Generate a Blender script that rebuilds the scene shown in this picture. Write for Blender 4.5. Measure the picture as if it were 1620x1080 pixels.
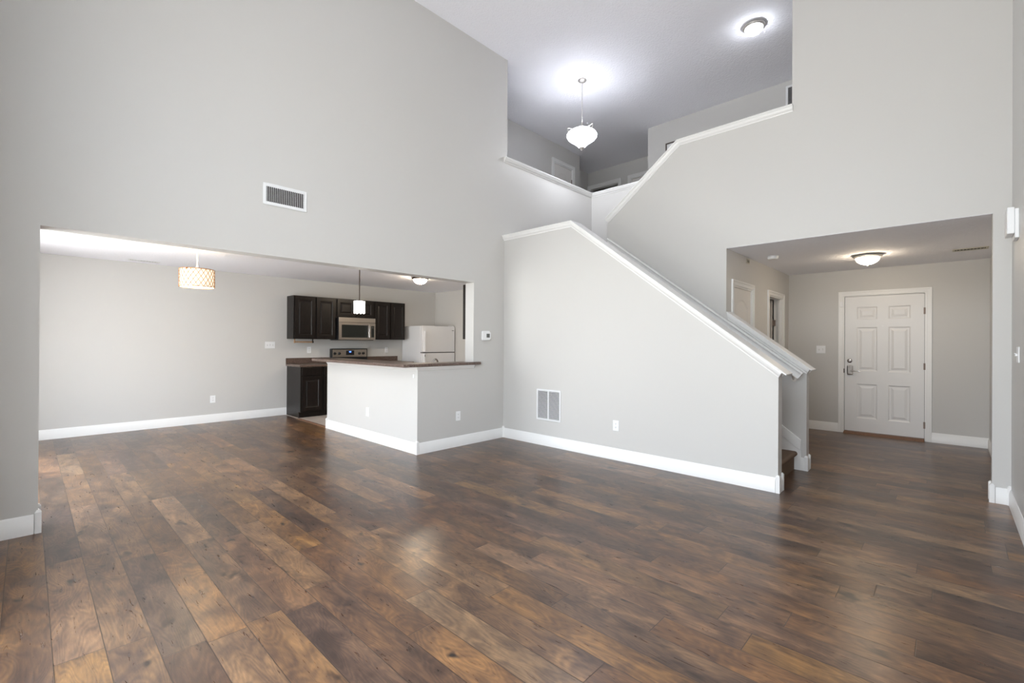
import bpy, bmesh, math, random
from mathutils import Vector, Matrix
random.seed(7)
S = bpy.context.scene
for o in list(bpy.data.objects):
    bpy.data.objects.remove(o, do_unlink=True)
COL = S.collection
PI = math.pi

# ------------------------------------------------------------------ camera
cd = bpy.data.cameras.new('camera'); cam = bpy.data.objects.new('camera', cd); COL.objects.link(cam)
cd.sensor_width = 36.0; cd.sensor_fit = 'HORIZONTAL'; cd.lens = 728.54 / 1620 * 36.0; cd.clip_start = 0.03
fw = Vector((0.72488767, 0.68886395, 0.00207821)); rt = Vector((0.68884527, -0.72488543, 0.00577209)); up = Vector((-0.00548265, 0.00275256, 0.99998118))
m3 = Matrix((rt, up, -fw)).transposed()
cam.matrix_world = Matrix.Translation((0, 0, 1.33)) @ m3.to_4x4()
S.camera = cam

# ------------------------------------------------------------------ world, view
W = bpy.data.worlds.new('sky'); S.world = W; W.use_nodes = True
nt = W.node_tree; bg = nt.nodes['Background']
tc = nt.nodes.new('ShaderNodeTexCoord'); sx = nt.nodes.new('ShaderNodeSeparateXYZ'); rp = nt.nodes.new('ShaderNodeValToRGB')
nt.links.new(tc.outputs['Generated'], sx.inputs[0])
mp = nt.nodes.new('ShaderNodeMapRange'); mp.inputs['From Min'].default_value = -1; mp.inputs['From Max'].default_value = 1
nt.links.new(sx.outputs['Z'], mp.inputs['Value']); nt.links.new(mp.outputs['Result'], rp.inputs['Fac'])
e = rp.color_ramp.elements
e[0].position = 0.0; e[0].color = (1.10, 1.10, 1.08, 1)
e[1].position = 1.0; e[1].color = (1.25, 1.48, 1.75, 1)
k = e.new(0.485); k.color = (0.88, 0.89, 0.87, 1)
k = e.new(0.53); k.color = (0.86, 0.90, 0.94, 1)
nt.links.new(rp.outputs['Color'], bg.inputs['Color']); bg.inputs['Strength'].default_value = 9.0

S.view_settings.view_transform = 'Standard'; S.view_settings.look = 'None'
S.view_settings.gamma = 1.0; S.view_settings.use_curve_mapping = False
S.view_settings.exposure = 0.41
S.cycles.use_denoising = True
S.cycles.max_bounces = 14; S.cycles.diffuse_bounces = 9; S.cycles.glossy_bounces = 5; S.cycles.transmission_bounces = 6
S.cycles.transparent_max_bounces = 12
S.cycles.sample_clamp_indirect = 8.0
S.cycles.caustics_reflective = False; S.cycles.caustics_refractive = False

def portal(name, y0, y1, z0, z1, x):
    l = bpy.data.lights.new(name, 'AREA'); l.shape = 'RECTANGLE'; l.size = z1 - z0; l.size_y = y1 - y0
    l.cycles.is_portal = True
    o = bpy.data.objects.new(name, l); COL.objects.link(o)
    o.location = (x, (y0 + y1) / 2, (z0 + z1) / 2); o.rotation_euler = (0, -PI / 2, 0)
XW = -0.45                                     # the outside wall behind and beside the camera
WINS = [(-0.20, 0.80, 0.10, 2.20), (0.90, 1.90, 0.10, 2.20), (2.00, 3.00, 0.10, 2.20),
        (-0.20, 0.80, 2.90, 4.10), (0.90, 1.90, 2.90, 4.10), (2.00, 3.00, 2.90, 4.10),
        (4.90, 7.40, 0.02, 2.20)]
for w_ in WINS:
    portal('window_portal', *w_, XW - 0.10)

# ------------------------------------------------------------------ materials
def mat(name, col, rough=0.5, metal=0.0, spec=0.5, bump=None, emit=None, es=0.0, coat=0.0):
    m = bpy.data.materials.new(name); m.use_nodes = True; n = m.node_tree; b = n.nodes['Principled BSDF']
    b.inputs['Base Color'].default_value = (*col, 1); b.inputs['Roughness'].default_value = rough
    b.inputs['Metallic'].default_value = metal; b.inputs['Specular IOR Level'].default_value = spec
    b.inputs['Coat Weight'].default_value = coat
    if emit:
        b.inputs['Emission Color'].default_value = (*emit, 1); b.inputs['Emission Strength'].default_value = es
    if bump:
        sc, st, dist = bump
        t = n.nodes.new('ShaderNodeTexCoord'); x = n.nodes.new('ShaderNodeTexNoise'); x.inputs['Scale'].default_value = sc
        x.inputs['Detail'].default_value = 3
        bp = n.nodes.new('ShaderNodeBump'); bp.inputs['Strength'].default_value = st; bp.inputs['Distance'].default_value = dist
        n.links.new(t.outputs['Object'], x.inputs['Vector']); n.links.new(x.outputs['Fac'], bp.inputs['Height'])
        n.links.new(bp.outputs['Normal'], b.inputs['Normal'])
    return m

def speckle(name, stops, scale, rough, metal=0.0, stretch=(1, 1, 1), detail=4):
    m = mat(name, (.5, .5, .5), rough, metal); n = m.node_tree; b = n.nodes['Principled BSDF']
    t = n.nodes.new('ShaderNodeTexCoord'); mpn = n.nodes.new('ShaderNodeMapping'); mpn.inputs['Scale'].default_value = stretch
    x = n.nodes.new('ShaderNodeTexNoise'); x.inputs['Scale'].default_value = scale; x.inputs['Detail'].default_value = detail
    r = n.nodes.new('ShaderNodeValToRGB')
    n.links.new(t.outputs['Object'], mpn.inputs[0]); n.links.new(mpn.outputs[0], x.inputs['Vector'])
    n.links.new(x.outputs['Fac'], r.inputs['Fac']); n.links.new(r.outputs['Color'], b.inputs['Base Color'])
    el = r.color_ramp.elements
    el[0].position, el[0].color = stops[0][0], (*stops[0][1], 1)
    el[1].position, el[1].color = stops[-1][0], (*stops[-1][1], 1)
    for p_, c_ in stops[1:-1]:
        q = el.new(p_); q.color = (*c_, 1)
    return m

PAINT = mat('greige_wall_paint', (0.60, 0.592, 0.573), 0.42, spec=0.35, bump=(160, 0.12, 0.002))
CEIL = mat('white_ceiling_texture', (0.90, 0.905, 0.955), 0.85, spec=0.2, bump=(42, 0.8, 0.010))
TRIM = mat('white_semi_gloss_trim', (0.84, 0.84, 0.83), 0.33)
DOORW = mat('white_door_paint', (0.80, 0.80, 0.80), 0.38)
DOORB = mat('off_white_door_paint', (0.76, 0.74, 0.71), 0.4)
PLAST = mat('white_plastic', (0.86, 0.87, 0.88), 0.35)
SLOT = mat('dark_slot', (0.05, 0.05, 0.055), 0.6)
VENTW = mat('white_vent_enamel', (0.80, 0.81, 0.82), 0.4)
DUCT = mat('dark_duct', (0.035, 0.03, 0.03), 0.9)
TANV = mat('beige_vent_enamel', (0.52, 0.49, 0.41), 0.5)
NICK = mat('brushed_nickel', (0.72, 0.69, 0.65), 0.36, 0.85)
CHROME = mat('satin_chrome', (0.66, 0.64, 0.63), 0.18, 1.0)
BRONZE = mat('dark_bronze', (0.055, 0.035, 0.025), 0.4, 0.6)
STEEL = speckle('stainless_steel', [(0.3, (.50, .45, .40)), (0.7, (.66, .60, .54))], 30, 0.3, 1.0, (1, 1, 40))
BLACK = mat('black_plastic', (0.012, 0.012, 0.013), 0.3)
GLASSB = mat('black_oven_glass', (0.02, 0.022, 0.02), 0.12)
ESP = speckle('espresso_wood', [(0.3, (.006, .0045, .004)), (0.7, (.016, .011, .009))], 14, 0.36, 0.0, (8, 8, 1))
ESP.node_tree.nodes['Principled BSDF'].inputs['Specular IOR Level'].default_value = 0.32
CTOP = speckle('brown_speckled_laminate', [(0.32, (.022, .014, .011)), (0.47, (.085, .052, .040)), (0.58, (.16, .105, .082)), (0.70, (.38, .30, .25))], 170, 0.28, 0.0, (1, 1, 1), 3)
FRIDGE = mat('white_appliance_enamel', (0.80, 0.81, 0.83), 0.35, bump=(400, 0.1, 0.001))
CARPET = mat('brown_stair_carpet', (0.23, 0.165, 0.12), 0.95, spec=0.1, bump=(700, 0.9, 0.006))
TILE = mat('beige_kitchen_tile', (0.55, 0.48, 0.43), 0.35, bump=(12, 0.1, 0.002))
OAK = speckle('light_oak', [(0.3, (.33, .19, .10)), (0.7, (.52, .34, .20))], 20, 0.45, 0.0, (1, 12, 12))
REDOAK = speckle('stained_threshold_wood', [(0.3, (.13, .06, .03)), (0.7, (.25, .13, .07))], 20, 0.4, 0.0, (3, 3, 30))
DISP = mat('blue_clock_display', (0.01, 0.02, 0.06), 0.2, emit=(0.08, 0.2, 1.0), es=3.0)
LCD = mat('grey_lcd', (0.11, 0.115, 0.11), 0.2)
GLOWC = mat('lit_frosted_glass_cool', (0.9, 0.9, 0.9), 0.3, emit=(0.90, 0.93, 1.0), es=34.0)
GLOWU = mat('lit_alabaster_bowl', (0.9, 0.9, 0.9), 0.3, emit=(0.88, 0.91, 1.0), es=25.0)
GLOWS = mat('lit_alabaster_shoulder', (0.9, 0.9, 0.9), 0.3, emit=(0.88, 0.91, 1.0), es=2.6)
GLOWW = mat('lit_frosted_glass_warm', (0.9, 0.88, 0.84), 0.3, emit=(1.0, 0.82, 0.60), es=42.0)
GLOWK = mat('lit_kitchen_glass', (0.9, 0.88, 0.84), 0.3, emit=(1.0, 0.83, 0.62), es=75.0)
GLOWM = mat('lit_crystal_shade', (0.9, 0.9, 0.9), 0.2, emit=(1.0, 0.92, 0.84), es=4.0)
GLOWD = mat('lit_fabric_drum', (0.9, 0.85, 0.74), 0.7, emit=(1.0, 0.84, 0.60), es=0.55)
GLOWB = mat('lit_drum_diffuser', (0.9, 0.9, 0.85), 0.6, emit=(1.0, 0.82, 0.52), es=11.0)
COPPER = mat('copper_wire', (0.42, 0.17, 0.045), 0.4, 0.3)
FRAMEB = mat('dark_brown_frame', (0.07, 0.05, 0.04), 0.4)
HINGE = mat('dull_hinge_metal', (0.27, 0.21, 0.18), 0.5, 0.2)
SCREWM = mat('grey_screw', (0.55, 0.55, 0.55), 0.4, 0.5)

def wood_floor():
    m = bpy.data.materials.new('dark_hickory_plank_floor'); m.use_nodes = True; n = m.node_tree; L = n.links
    b = n.nodes['Principled BSDF']
    def node(t, **kw):
        x = n.nodes.new(t)
        for a, v in kw.items(): setattr(x, a, v)
        return x
    def math_(op, a, b_=None, c=None):
        x = node('ShaderNodeMath', operation=op)
        for i, v in enumerate((a, b_, c)):
            if v is None: continue
            if isinstance(v, (int, float)): x.inputs[i].default_value = v
            else: L.new(v, x.inputs[i])
        return x.outputs[0]
    t = node('ShaderNodeTexCoord'); s = node('ShaderNodeSeparateXYZ'); L.new(t.outputs['Object'], s.inputs[0])
    PW, PL = 0.1585, 1.21
    u = math_('DIVIDE', math_('ADD', s.outputs[0], -0.08 + 100 * PW), PW)
    row = math_('FLOOR', u); fu = math_('FRACT', u)
    wn = node('ShaderNodeTexWhiteNoise', noise_dimensions='1D'); L.new(row, wn.inputs['W'])
    v = math_('ADD', math_('DIVIDE', math_('ADD', s.outputs[1], 50.0), PL), math_('MULTIPLY', wn.outputs['Value'], 7.31))
    pl = math_('FLOOR', v); fv = math_('FRACT', v)
    cmb = node('ShaderNodeCombineXYZ'); L.new(row, cmb.inputs[0]); L.new(pl, cmb.inputs[1])
    w2 = node('ShaderNodeTexWhiteNoise', noise_dimensions='2D'); L.new(cmb.outputs[0], w2.inputs['Vector'])
    seed = node('ShaderNodeSeparateColor'); L.new(w2.outputs['Color'], seed.inputs[0])
    # plank-local coordinates, shifted per plank so no two planks share a figure
    def coords(sxv, syv, k):
        c = node('ShaderNodeCombineXYZ')
        L.new(math_('ADD', math_('MULTIPLY', s.outputs[0], sxv), math_('MULTIPLY', seed.outputs[0], 40.0 * k)), c.inputs[0])
        L.new(math_('ADD', math_('MULTIPLY', s.outputs[1], syv), math_('MULTIPLY', seed.outputs[1], 40.0 * k)), c.inputs[1])
        L.new(math_('MULTIPLY', seed.outputs[2], 20.0), c.inputs[2])
        return c.outputs[0]
    def noise(vec, scale, detail=4, rough=0.55, dist=0.0):
        x = node('ShaderNodeTexNoise'); L.new(vec, x.inputs['Vector'])
        x.inputs['Scale'].default_value = scale; x.inputs['Detail'].default_value = detail
        x.inputs['Roughness'].default_value = rough; x.inputs['Distortion'].default_value = dist
        return x.outputs['Fac']
    def remap(v, a0, a1, b0=0.0, b1=1.0):
        x = node('ShaderNodeMapRange'); L.new(v, x.inputs['Value'])
        for nm, q in (('From Min', a0), ('From Max', a1), ('To Min', b0), ('To Max', b1)): x.inputs[nm].default_value = q
        return x.outputs[0]
    blot = remap(noise(coords(2.3, 1.0, 1), 3.6, 5, 0.58, 0.8), 0.30, 0.70)      # smoky clouds along the plank
    grain = noise(coords(11, 1.3, 2), 4.5, 5, 0.62, 1.0)
    fine = noise(coords(70, 4.0, 3), 5.0, 3, 0.6)
    fig = noise(coords(3.4, 0.62, 4), 2.2, 2, 0.45, 0.35)                       # contour lines give the cathedral figure
    lines = math_('ADD', math_('MULTIPLY', math_('SINE', math_('MULTIPLY', fig, 150.0)), 0.5), 0.5)
    knot = noise(coords(3.0, 1.6, 5), 3.2, 2, 0.5, 0.3)
    tone = math_('ADD', math_('MULTIPLY', seed.outputs[0], 0.30), math_('MULTIPLY', blot, 0.42))
    tone = math_('ADD', tone, math_('MULTIPLY', remap(grain, 0.3, 0.7), 0.16))
    tone = math_('ADD', tone, math_('MULTIPLY', lines, 0.10))
    tone = math_('ADD', tone, math_('MULTIPLY', remap(fine, 0.3, 0.7), 0.08))
    ramp = node('ShaderNodeValToRGB'); L.new(tone, ramp.inputs['Fac'])
    el = ramp.color_ramp.elements
    el[0].position = 0.12; el[0].color = (0.022, 0.013, 0.010, 1)
    el[1].position = 0.95; el[1].color = (0.330, 0.175, 0.080, 1)
    for p_, c_ in ((0.32, (0.048, 0.026, 0.018)), (0.46, (0.080, 0.043, 0.027)), (0.60, (0.124, 0.066, 0.036)), (0.78, (0.210, 0.112, 0.054))):
        q = el.new(p_); q.color = (*c_, 1)
    # knots: small near-black specks
    kr = node('ShaderNodeMapRange'); L.new(knot, kr.inputs['Value']); kr.inputs['From Min'].default_value = 0.24; kr.inputs['From Max'].default_value = 0.33
    mk = node('ShaderNodeMix', data_type='RGBA'); L.new(kr.outputs[0], mk.inputs['Factor'])
    mk.inputs['A'].default_value = (0.018, 0.011, 0.009, 1); L.new(ramp.outputs['Color'], mk.inputs['B'])
    # joints between planks
    eu = math_('MULTIPLY', math_('SUBTRACT', 0.5, math_('ABSOLUTE', math_('SUBTRACT', fu, 0.5))), PW)
    ev = math_('MULTIPLY', math_('SUBTRACT', 0.5, math_('ABSOLUTE', math_('SUBTRACT', fv, 0.5))), PL)
    ed = math_('MINIMUM', eu, ev)
    jr = node('ShaderNodeMapRange'); L.new(ed, jr.inputs['Value']); jr.inputs['From Min'].default_value = 0.0006; jr.inputs['From Max'].default_value = 0.0026
    mj = node('ShaderNodeMix', data_type='RGBA'); L.new(jr.outputs[0], mj.inputs['Factor'])
    mj.inputs['A'].default_value = (0.030, 0.018, 0.012, 1); L.new(mk.outputs['Result'], mj.inputs['B'])
    hs = node('ShaderNodeHueSaturation'); L.new(mj.outputs['Result'], hs.inputs['Color'])
    L.new(remap(seed.outputs[1], 0, 1, 0.4965, 0.5065), hs.inputs['Hue']); L.new(remap(seed.outputs[2], 0, 1, 0.92, 1.12), hs.inputs['Saturation'])
    hs.inputs['Value'].default_value = 1.02
    L.new(hs.outputs['Color'], b.inputs['Base Color'])
    rr = node('ShaderNodeMapRange'); L.new(grain, rr.inputs['Value']); rr.inputs['To Min'].default_value = 0.24; rr.inputs['To Max'].default_value = 0.34
    L.new(rr.outputs[0], b.inputs['Roughness'])
    b.inputs['Specular IOR Level'].default_value = 0.55
    h = math_('ADD', math_('MULTIPLY', grain, 0.03), jr.outputs[0])
    bp = node('ShaderNodeBump'); bp.inputs['Strength'].default_value = 0.28; bp.inputs['Distance'].default_value = 0.0012
    L.new(h, bp.inputs['Height']); L.new(bp.outputs['Normal'], b.inputs['Normal'])
    return m
FLOOR = wood_floor()

def thin_glass():
    m = bpy.data.materials.new('window_glass'); m.use_nodes = True; n = m.node_tree
    for x in list(n.nodes): n.nodes.remove(x)
    o = n.nodes.new('ShaderNodeOutputMaterial'); mx = n.nodes.new('ShaderNodeMixShader'); tr = n.nodes.new('ShaderNodeBsdfTransparent'); gl = n.nodes.new('ShaderNodeBsdfGlossy')
    gl.inputs['Roughness'].default_value = 0.02; mx.inputs[0].default_value = 0.08
    n.links.new(tr.outputs[0], mx.inputs[1]); n.links.new(gl.outputs[0], mx.inputs[2]); n.links.new(mx.outputs[0], o.inputs[0])
    return m
GLASS = thin_glass()

# ------------------------------------------------------------------ mesh helpers
def box(bm, x0, x1, y0, y1, z0, z1):
    x0, x1 = sorted((x0, x1)); y0, y1 = sorted((y0, y1)); z0, z1 = sorted((z0, z1))
    v = [bm.verts.new(p) for p in ((x0, y0, z0), (x1, y0, z0), (x1, y1, z0), (x0, y1, z0), (x0, y0, z1), (x1, y0, z1), (x1, y1, z1), (x0, y1, z1))]
    for f in ((3, 2, 1, 0), (4, 5, 6, 7), (0, 1, 5, 4), (1, 2, 6, 5), (2, 3, 7, 6), (3, 0, 4, 7)):
        bm.faces.new([v[i] for i in f])

def prism(bm, poly, axis, a0, a1):
    """poly is a list of 2-D points in the two other axes (in x,y,z order), extruded along axis from a0 to a1."""
    def P(p, a):
        return {'x': (a, p[0], p[1]), 'y': (p[0], a, p[1]), 'z': (p[0], p[1], a)}[axis]
    A = [bm.verts.new(P(p, a0)) for p in poly]; B = [bm.verts.new(P(p, a1)) for p in poly]
    n = len(poly)
    bm.faces.new(A); bm.faces.new(B[::-1])
    for i in range(n):
        bm.faces.new((A[i], B[i], B[(i + 1) % n], A[(i + 1) % n]))

def lathe(bm, prof, c=(0, 0, 0), seg=32, axis='z', flip=False):
    """prof: list of (r, h); axis z, or y for things that stick out of a wall (h measured along -y)."""
    rings = []
    for r, h in prof:
        ring = []
        for i in range(seg):
            a = 2 * PI * i / seg
            if axis == 'z': p = (c[0] + r * math.cos(a), c[1] + r * math.sin(a), c[2] + h)
            elif axis == 'y': p = (c[0] + r * math.cos(a), c[1] - h, c[2] + r * math.sin(a))
            else: p = (c[0] + h, c[1] + r * math.cos(a), c[2] + r * math.sin(a))
            ring.append(bm.verts.new(p) if r > 1e-6 or not ring else ring[0])
        rings.append(ring)
    for A, B in zip(rings, rings[1:]):
        for i in range(seg):
            j = (i + 1) % seg
            vs = []
            for v in (A[i], A[j], B[j], B[i]):
                if v not in vs: vs.append(v)
            if len(vs) >= 3:
                try: bm.faces.new(vs)
                except ValueError: pass

def tube(bm, pts, r, seg=10, cap=True):
    pts = [Vector(p) for p in pts]; rings = []
    ref = None
    for i, p in enumerate(pts):
        d = (pts[min(i + 1, len(pts) - 1)] - pts[max(i - 1, 0)]).normalized()
        if ref is None or abs(d.dot(ref)) > 0.95:
            ref = Vector((0, 0, 1)) if abs(d.z) < 0.9 else Vector((1, 0, 0))
        a = d.cross(ref).normalized(); b2 = d.cross(a).normalized()
        rr = r[i] if isinstance(r, (list, tuple)) else r
        rings.append([bm.verts.new(p + a * rr * math.cos(2 * PI * k / seg) + b2 * rr * math.sin(2 * PI * k / seg)) for k in range(seg)])
    for A, B in zip(rings, rings[1:]):
        for i in range(seg):
            bm.faces.new((A[i], A[(i + 1) % seg], B[(i + 1) % seg], B[i]))
    if cap:
        bm.faces.new(rings[0]); bm.faces.new(rings[-1][::-1])

def sweep(bm, prof, path):
    """prof: closed list of (u, w) offsets; path: list of (origin Vector, u axis Vector, w axis Vector)."""
    rings = [[bm.verts.new(o + a * u + b2 * w) for u, w in prof] for o, a, b2 in path]
    n = len(prof)
    for A, B in zip(rings, rings[1:]):
        for i in range(n):
            bm.faces.new((A[i], B[i], B[(i + 1) % n], A[(i + 1) % n]))
    bm.faces.new(rings[0]); bm.faces.new(rings[-1][::-1])

def face_with_panels(bm, x0, x1, z0, z1, yf, yb, panels, d=0.009, w1=0.012, w2=0.022, w3=0.02, top=0.003):
    """A door leaf whose front face lies at y = yf (viewer towards -y) with raised panels let into it.
    panels: (x0, x1, z0, z1, arch) - arch is the rise of a curved head, 0 for a square one."""
    def V(x, z, n): return bm.verts.new((x, yf + n, z))
    def outline(px0, px1, pz0, pz1, arch, inset):
        a0, a1, b0, b1 = px0 + inset, px1 - inset, pz0 + inset, pz1 - inset
        if not arch: return [(a0, b0), (a1, b0), (a1, b1), (a0, b1)]
        pts = [(a0, b0), (a1, b0)]
        N = 14; zs = b1 - arch
        for i in range(N + 1):
            t = i / N; x = a1 + (a0 - a1) * t
            pts.append((x, zs + arch * (math.sin(PI * t) ** 0.8 if 0 < t < 1 else 0)))
        return pts
    xs = sorted({x0, x1, *[p[0] for p in panels], *[p[1] for p in panels]})
    zs = sorted({z0, z1, *[p[2] for p in panels], *[p[3] for p in panels]})
    for i in range(len(xs) - 1):
        for j in range(len(zs) - 1):
            cx, cz = (xs[i] + xs[i + 1]) / 2, (zs[j] + zs[j + 1]) / 2
            if any(p[0] < cx < p[1] and p[2] < cz < p[3] for p in panels): continue
            bm.faces.new([V(xs[i], zs[j], 0), V(xs[i + 1], zs[j], 0), V(xs[i + 1], zs[j + 1], 0), V(xs[i], zs[j + 1], 0)])
    for (a, b2, c, d2, arch) in panels:
        loops = []
        for inset, n in ((0, 0), (w1, d), (w1 + w2, d), (w1 + w2 + w3, top)):
            loops.append([V(x, z, n) for x, z in outline(a, b2, c, d2, arch, inset)])
        for A, B in zip(loops, loops[1:]):
            m = len(A)
            for i in range(m):
                bm.faces.new((A[i], A[(i + 1) % m], B[(i + 1) % m], B[i]))
        bm.faces.new(loops[-1])
        if arch:                                   # the field of the face above the curved head
            ol = outline(a, b2, c, d2, arch, 0)[2:]
            h = len(ol) // 2
            bm.faces.new([V(b2, d2, 0)] + [V(x, z, 0) for x, z in ol[:h + 1]])
            bm.faces.new([V(x, z, 0) for x, z in ol[h:]] + [V(a, d2, 0)])
    q = [(x0, z0), (x1, z0), (x1, z1), (x0, z1)]
    F_ = [V(x, z, 0) for x, z in q]; B_ = [bm.verts.new((x, yb, z)) for x, z in q]
    bm.faces.new(B_)
    for i in range(4):
        bm.faces.new((F_[i], B_[i], B_[(i + 1) % 4], F_[(i + 1) % 4]))

def bm_(fn, *a, **k):
    b = bmesh.new(); fn(b, *a, **k); return b
def boxes(*bs):
    b = bmesh.new()
    for q in bs: box(b, *q)
    return b

def obj(name, bm, m, parent=None, bevel=0.0, smooth=False, label=None, loc=None, rz=0.0):
    me = bpy.data.meshes.new(name)
    bmesh.ops.remove_doubles(bm, verts=bm.verts, dist=1e-6)
    bmesh.ops.recalc_face_normals(bm, faces=bm.faces)
    bm.to_mesh(me); bm.free()
    me.materials.append(m)
    o = bpy.data.objects.new(name, me); COL.objects.link(o)
    if parent is not None: o.parent = parent
    if smooth:
        for p in me.polygons: p.use_smooth = True
        me.set_sharp_from_angle(angle=math.radians(38))
    if bevel:
        md = o.modifiers.new('bevel', 'BEVEL'); md.width = bevel; md.segments = 2; md.limit_method = 'ANGLE'; md.angle_limit = math.radians(40)
    if label: o['label'] = label
    if loc is not None: o.location = loc; o.rotation_euler = (0, 0, rz)
    return o
def tag(o, label, cat, group=None, kind=None):
    o['label'] = label; o['category'] = cat
    if group: o['group'] = group
    if kind: o['kind'] = kind
    return o
def thing(name, label, cat, loc=(0, 0, 0), rz=0.0, group=None, kind=None):
    o = bpy.data.objects.new(name, None); COL.objects.link(o); o.empty_display_size = 0.1
    o.location = loc; o.rotation_euler = (0, 0, rz)
    return tag(o, label, cat, group, kind)
def struct(name, bm, m, label, cat, bevel=0.0, parent=None, smooth=False):
    o = obj(name, bm, m, parent, bevel, smooth)
    if parent is None: tag(o, label, cat, kind='structure')
    return o

# ------------------------------------------------------------------ the plan (metres)
YK, YKB = 4.553, 4.718          # left wall with the wide kitchen opening, its back face
YF = 8.717                      # far wall of dining room and kitchen
XP = 3.176                      # bar half wall
XS, XSB = 4.622, 4.745          # near stair wall
XE, XEB = 5.639, 5.754          # wall between the two flights, with the entry opening
XD = 8.519                      # front door wall
YR = -0.374                     # right wall
YH = 1.899                      # left wall of the entry hall
XKR = 6.561                     # right wall of the kitchen
ZH, ZD, ZE, ZC, ZU = 2.120, 2.476, 2.447, 5.325, 2.91
XL, XJ, XK = 0.057, 4.054, 4.669
XC = 6.795                      # far side of the upper flight
XU, XV, YU = 7.943, 9.105, 5.74
RX = -PI / 2                    # things on walls that face -x

# ------------------------------------------------------------------ floors, ceilings
b = bmesh.new()
box(b, XW - .15, XD + .12, YR - .12, YKB, -.12, 0)
box(b, XW - .15, 3.205, YKB, YF + .12, -.12, 0)
struct('floor', b, FLOOR, 'dark brown hickory plank floor through living room, dining area and hall', 'floor')
def tile_floor():
    m = TILE
    bm = bmesh.new(); step = 0.33
    x = 3.205
    while x < XKR - .01:
        y = YKB
        while y < YF - .01:
            box(bm, x + .003, min(x + step, XKR) - .003, y + .003, min(y + step, YF) - .003, -.02, -.0005)
            y += step
        x += step
    box(bm, 3.205, XKR + .1, YKB, YF + .1, -.12, -.004)
    return bm
struct('floor_kitchen', tile_floor(), TILE, 'pale beige tile floor of the kitchen behind the bar', 'floor')
struct('ceiling', boxes((XW - .15, XV + .2, YR - .12, YF + .2, ZC, ZC + .12)), CEIL, 'high white ceiling over living room and upstairs hall', 'ceiling')
struct('ceiling_kitchen', boxes((XW - .0, XKR, YKB, YF, ZD, ZD + .06)), CEIL, 'low white textured ceiling over dining area and kitchen', 'ceiling')
struct('ceiling_hall', boxes((XE + .0005, XEB, -.262, YH - .0005, ZE, ZE + .0035), (XEB, XD, YR, YH, ZE, ZE + .06)), CEIL, 'low textured ceiling of the entry hall', 'ceiling')
b = boxes((XC, XV + .1, YR, 6.3, 2.60, ZU), (XK, XC, YKB, 6.3, 2.60, ZU), (XEB, XC, YR, 2.13, 2.60, ZU))
struct('floor_upstairs', b, CARPET, 'carpeted upstairs hall floor', 'floor')

# ------------------------------------------------------------------ walls
T = 0.15
# wall_left: header, stub, pier, upper part, half wall of the loft
b = bmesh.new()
box(b, XW - T, XL, YK, YKB, 0, ZC)
box(b, XL, XJ, YK, YKB, ZH, ZC)
box(b, XJ, XK, YK, YKB, 0, ZC)
box(b, XK, XC + .115, YK, YKB, 0, 3.916)
box(b, XC + .115, XD + .12, YK, YKB, 0, ZU - .001)
struct('wall_left', b, PAINT, 'tall greige wall with the wide opening to dining room and kitchen', 'wall')
# bar half wall, an L
b = bmesh.new()
box(b, XP, XP + .165, YK, 6.925, 0, 1.034); box(b, XP + .165, XJ, YK, YKB, 0, 1.034)
struct('wall_bar', b, PAINT, 'half-height greige wall under the breakfast bar', 'wall')
# near stair wall with sloping head
SCAP = [(1.032, 1.064), (3.37, 2.832), (YK, 2.832)]
b = bmesh.new()
prism(b, [(1.107, 0), (YK, 0), (YK, 2.81), (3.37, 2.81), (1.107, 1.064 + .075 * .756 - .022)], 'x', XS, XSB)
struct('wall_stair', b, PAINT, 'half-height stair wall with sloping white cap', 'wall')
# wall between the flights, with the entry opening
ECAP = [(3.54, 3.078), (2.49, 3.888), (1.222, 3.892)]
LCAP = [(1.031, 1.064), (YH - .02, 1.064 + .756 * (YH - .02 - 1.031))]
b = bmesh.new()
prism(b, [(1.087, 0), (YH, 0), (YH, 1.064 + .756 * (YH - 1.031) - .022), (1.087, 1.064 + .756 * .056 - .022)], 'x', XE, XEB)
prism(b, [(YH, 0), (3.521, 0), (3.521, 3.07), (2.49, 3.866), (YH, 3.868)], 'x', XE, XEB)
prism(b, [(-.263, ZE + .004), (YH, ZE + .004), (YH, 3.868), (1.233, 3.868), (1.233, ZC), (-.263, ZC)], 'x', XE, XEB)
box(b, XE, XEB, YR, -.263, 0, ZC)
struct('wall_middle', b, PAINT, 'greige wall with the entry hall opening and a slanting stair cap', 'wall')
b = bmesh.new()
box(b, XW - T, XD + .12, YR - .12, YR, 0, ZU); box(b, XW - T, XV + .15, YR - .12, YR, ZU, ZC)
struct('wall_right', b, PAINT, 'greige wall at the right edge beside the camera', 'wall')
# entry: wall with front door hole, hall left wall with two door holes
DY0, DY1, DZ = 0.240, 1.163, 2.055
b = boxes((XD, XD + .12, YR - .1, DY0, 0, ZU), (XD, XD + .12, DY1, YKB, 0, ZU), (XD, XD + .12, DY0, DY1, DZ, ZU))
struct('wall_entry', b, PAINT, 'hall end wall around the white front door', 'wall')
C0, C1 = 5.875, 6.602
B0, B1 = 7.380, 8.135
HZ = 2.04
b = boxes((XEB, C0, YH, YH + .115, 0, ZU - .3), (C0, C1, YH, YH + .115, HZ, ZU - .3), (C1, B0, YH, YH + .115, 0, ZU - .3),
          (B0, B1, YH, YH + .115, HZ, ZU - .3), (B1, XD, YH, YH + .115, 0, ZU - .3))
struct('wall_hall', b, PAINT, 'left wall of the entry hall with two doors', 'wall')
struct('wall_bathroom', boxes((6.9, 7.0, YH + .115, 4.5, 0, 2.6), (7.0, XD, 4.0, 4.1, 0, 2.6), (6.9, XD, YH + .115, 4.1, 2.5, 2.6)), PAINT, 'dim room seen through the narrow open hall door', 'wall')
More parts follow.
